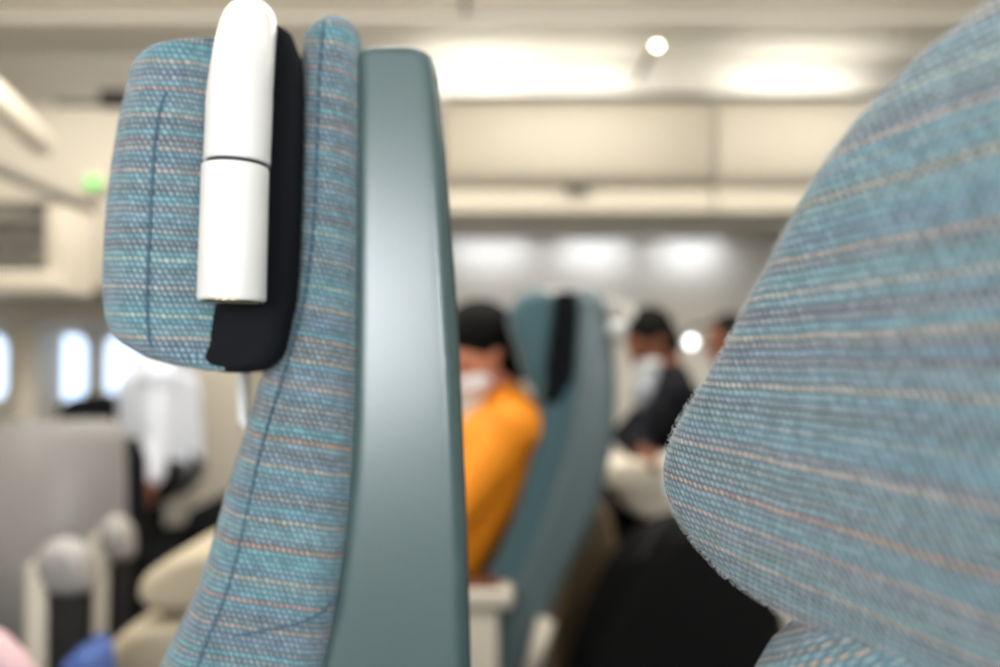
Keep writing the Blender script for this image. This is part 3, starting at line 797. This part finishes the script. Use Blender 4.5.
# welt running down the cushion side
wp = []
for (px, py) in ((324, 22), (322, 40), (319, 80), (317, 140), (315, 200), (310, 260), (302, 310), (288, 360), (272, 410), (258, 460), (247, 510), (236, 560), (222, 605), (205, 645), (190, 690), (160, 760)):
    p = P(px, py, YS - 0.0042); wp.append((p.x, p.y, p.z))
child(mesh_obj('welt', tube_bm(smooth_path(wp, 6), 0.0008, 8), M['piping']), backrest)
# soft fold near the bottom, its shade drawn as a dark line
cp = [P(px, py, YS - 0.0045) for px, py in ((336, 596), (322, 612), (296, 624), (262, 631), (234, 636))]
child(mesh_obj('crease_shade', tube_bm(smooth_path(cp, 6), [0.0009] * 25, 8), M['piping']), backrest)
# leather shell: body + rear edge
lr = rows_px([(900, 272, 470), (800, 290, 472), (720, 308, 471.5), (667, 322, 470), (620, 334, 469), (560, 343, 467.5), (500, 349, 465.5), (440, 353, 463), (380, 354, 460), (300, 355, 455.5),
              (220, 355.5, 450.5), (150, 356, 445), (90, 357, 439.5), (66, 357, 436.5), (52, 357.5, 433.5), (43, 359, 427)], YS)
shell = mesh_obj('leather_shell', stack(lr, 0.0075, 0.006, 0.0, frame=turn, sub=8, nc=14, ns=10, r2=0.011), M['leather'], seat)
er = rows_px([(900, 458, 476), (667, 459, 472.5), (560, 457, 469.5), (440, 452, 465), (300, 445, 458), (150, 434, 447), (80, 428, 440), (56, 424, 436)], YS + 0.006, 0.0, 0.43)
child(mesh_obj('shell_edge', stack(er, 0.006, 0.006, 0.0, frame=turn, sub=8), M['leather_shaded']), shell)
# headrest: fabric cushion, black housing
YH = YS - 0.022
hr = rows_px([(371, 205, 246), (367, 178, 262), (360, 152, 272), (352, 136, 274), (342, 120, 275), (330, 110, 275), (312, 104.5, 273), (290, 102.5, 270), (250, 103, 266), (200, 106, 262), (150, 112, 262),
              (100, 120, 262), (75, 127, 262), (57, 130, 262), (46, 138, 262), (39, 150, 262), (35, 172, 260)], YH, 0.0, 0.36, rl=0.020)
headrest = mesh_obj('headrest', stack(hr, 0.024, 0.004, 0.004, frame=turn, sub=8, nc=12, ns=10, uvang=-0.04, r2=0.055), M['fabric'], seat)
wp = [P(px, py, YH - 0.0006 + max(0, (152 - px)) * 0.0) for px, py in ((166, 92), (160, 110), (155, 140), (152, 180), (150, 220), (148, 260), (147, 300), (148, 330), (152, 348))]
child(mesh_obj('seam', tube_bm(smooth_path(wp, 6), 0.0009, 8), M['piping']), headrest)
hb = rows_px([(373, 206, 252), (367, 190, 262), (357, 190, 272), (345, 196, 277), (330, 198, 280), (300, 205, 287), (240, 214, 291), (150, 218, 294), (80, 224, 294), (45, 230, 291), (28, 240, 285), (20, 250, 278)], YH + 0.0, 0.0, 0.32)  # real housing; lower left corner widened in black as shading on the fabric
housing = mesh_obj('headrest_housing', stack(hb, 0.012, 0.005, 0.006, frame=turn, sub=8, nc=10), M['black_soft'], seat)
tag(housing, 'black padded housing, lower corner shaped as shade')
# rod joining headrest and backrest
mesh_obj('headrest_rod', tube_bm([P(243, 360, YS + 0.1), P(243, 420, YS + 0.1), P(262, 440, YS + 0.1)], 0.004, 12), M['white_metal'], seat)
# reading lamp: bent arm, joint, head
YL = YH - 0.020
Rl = 0.5 * (P(268, 200, YL).x - P(203, 200, YL).x)
axis = [P(237, 163, YL), P(238.5, 130, YL), P(240, 95, YL), P(243, 66, YL + 0.001), P(246, 44, YL + 0.005), P(249, 28, YL + 0.014), P(251, 24, YL + 0.03), P(254, 32, YL + 0.05), P(256, 44, YL + 0.07)]
arm = mesh_obj('reading_lamp', tube_bm(smooth_path([tuple(p) for p in axis], 8), [Rl * (0.99 - 0.26 * max(0.0, (k - 14) / 50)) for k in range(65)], 40), M['white_metal'], seat)
tag(arm, 'white tubular reading lamp')
child(mesh_obj('swivel_joint', tube_bm([P(236.6, 169, YL), P(237, 161, YL)], Rl * 0.9, 32), M['gap_dark']), arm)
top, bot = P(235.6, 167, YL), P(231.8, 301, YL)
d = (bot - top)
path = [top, top + d * 0.004, top + d * 0.02, top + d * 0.5, top + d * 0.975, top + d * 0.995, top + d * 1.0]
child(mesh_obj('lamp_head', tube_bm(path, [Rl * .94, Rl * 0.985, Rl * 1.0, Rl * 1.01, Rl * 1.02, Rl * 1.0, Rl * 0.96], 40), M['white_metal']), arm)
child(mesh_obj('lamp_rim', tube_bm([bot - d * 0.012, bot + d * 0.022], [Rl * 0.90, Rl * 0.84], 32), M['rim']), arm)
# lower part of the seat, mostly under the frame
mesh_obj('seat_cushion', box_bm(-0.85, -0.26, YS + 0.02, YS + 0.42, 0.36, 0.50, 0.045, 5), M['fabric'], seat)
mesh_obj('seat_base', box_bm(-0.80, -0.10, YS + 0.03, YS + 0.41, 0.22, 0.80 - 0.42, 0.02), M['black_soft'], seat)
mesh_obj('back_support', box_bm(-0.235, -0.12, YS + 0.04, YS + 0.40, 0.30, 0.80, 0.02), M['black_soft'], seat)
for lx in (-0.72, -0.22):
    for ly in (YS + 0.07, YS + 0.34): mesh_obj('leg', box_bm(lx, lx + 0.05, ly, ly + 0.03, 0, 0.24, 0.006), M['dark_line'], seat)

# ------------------------------------------------------------------ the near right seat
T = Vector((0.447, -0.894, 0)); Nn = Vector((0.894, 0.447, 0)); F0 = Vector((0.057, 0.34, CZ))
def fr(a, b, z): return F0 + T * a + Nn * b + Vector((0, 0, z))
rseat = thing('cabin_seat', fr(0.2, 0.1, -CZ), 'nearest seat at the right edge, large headrest in blue-grey striped fabric', 'seat')
Rr = 0.42
rows = [(-0.098, 0.085), (-0.0965, 0.062), (-0.092, 0.040), (-0.085, 0.022), (-0.076, 0.011), (-0.062, 0.002), (-0.050, 0.0), (-0.036, 0.006), (-0.020, 0.019), (-0.004, 0.034), (0.010, 0.046),
        (0.024, 0.056), (0.040, 0.068), (0.058, 0.080), (0.075, 0.094), (0.089, 0.110), (0.099, 0.127), (0.107, 0.145), (0.113, 0.168), (0.117, 0.20)]
def dep(z):   # pillow bulge of the front face: thickness profile over the height
    q = (z - 0.006) / 0.113
    return 0.030 * (abs(q) ** 3.2)
srows = [(z, a - 0.002, Rr - max(0, a - 0.01) * 0.7, dep(z), 0.082 - dep(z) * 0.6) for z, a in rows]
FAN = 1.5
rh = mesh_obj('headrest', stack(srows, 0.026, 0.0, 0.0, sub=8, nc=16, ns=16, fan=FAN, frame=fr), M['fabric_near'], rseat)
# backrest under it
brows = [(-0.50, -0.01, 0.46, -0.03, 0.10), (-0.30, 0.0, 0.455, -0.015, 0.10), (-0.18, 0.02, 0.445, 0.0, 0.10), (-0.13, 0.036, 0.44, 0.004, 0.10), (-0.105, 0.048, 0.43, 0.010, 0.10), (-0.088, 0.06, 0.42, 0.02, 0.095)]
rb = mesh_obj('backrest', stack(brows, 0.03, 0.01, 0.0, sub=8, nc=12, ns=12, fan=FAN, frame=fr, uvs=lambda a, b, z: (a - b + 3, z - 0.5 * a + 3)), M['fabric_near'], rseat)
mesh_obj('leather_shell', stack([(-0.55, 0.03, 0.46, 0.095, 0.14), (-0.2, 0.05, 0.45, 0.095, 0.14), (0.02, 0.085, 0.43, 0.095, 0.13), (0.07, 0.12, 0.40, 0.095, 0.125)], 0.02, 0.02, sub=6, frame=fr), M['leather'], rseat)
def fbox(a0, a1, b0, b1, z0, z1, bev):
    b_ = box_bm(a0, a1, b0, b1, z0, z1, bev)
    for v in b_.verts: v.co = fr(v.co.x, v.co.y, v.co.z - CZ)
    return b_
mesh_obj('seat_base', fbox(0.05, 0.42, 0.0, 0.14, 0.2, 0.62, 0.02), M['black_soft'], rseat)
mesh_obj('seat_cushion', fbox(0.04, 0.44, -0.42, 0.05, 0.38, 0.50, 0.04), M['fabric_near'], rseat)
for aa in (0.08, 0.37):
    for bb in (0.02, 0.10): mesh_obj('leg', fbox(aa, aa + 0.03, bb, bb + 0.03, 0, 0.24, 0.004), M['dark_line'], rseat)

# loose wool fibres standing off the fabric edge
def fuzz(parent, pick, n, name='wool_fuzz', ln=(0.0012, 0.0045)):
    cu = bpy.data.curves.new(name, 'CURVE'); cu.dimensions = '3D'; cu.bevel_depth = 0.00004; cu.bevel_resolution = 0
    for _ in range(n):
        p, nrm = pick()
        L_ = random.uniform(*ln)
        tdir = Vector((random.gauss(0, 1), random.gauss(0, 1), random.gauss(0, 1))); tdir = (tdir - nrm * tdir.dot(nrm)).normalized()
        s = cu.splines.new('POLY'); s.points.add(3)
        for k in range(4):
            q = k / 3
            c_ = p + nrm * L_ * (math.sin(q * 2.0)) * 0.75 + tdir * L_ * q * q * random.uniform(0.6, 1.1)
            s.points[k].co = (c_.x, c_.y, c_.z, 1)
    o = bpy.data.objects.new(name, cu); COL.objects.link(o); cu.materials.append(M['fuzz'])
    o['kind'] = 'stuff'
    child(o, parent)
    return o
M['fuzz'] = mat('loose_wool', (186, 192, 192), 0.9)
me = rh.data
cand = []
camp = Vector((0, 0, CZ))
for p in me.polygons:
    c_ = p.center
    v = (c_ - camp).normalized()
    if c_.y > 0.15 and abs(v.dot(p.normal)) < 0.35: cand.append((c_.copy(), p.normal.copy(), math.sqrt(p.area)))
def pick():
    c_, n_, s_ = random.choice(cand)
    j = Vector((random.uniform(-1, 1), random.uniform(-1, 1), random.uniform(-1, 1))) * s_ * 0.6
    j = j - n_ * j.dot(n_)
    return c_ + j, n_
if cand: fuzz(rh, pick, 3200, ln=(0.0006, 0.0024))

# children written in world coordinates: cancel the parents' transforms
bpy.context.view_layer.update()
for o in list(bpy.data.objects):
    if o.parent:
        root = o
        chain = []
        q = o.parent
        base = Vector((0, 0, 0))
        if q.parent is None and q.type == 'EMPTY': o.matrix_parent_inverse = Matrix.Translation(-q.location)
        else: o.matrix_parent_inverse = Matrix()
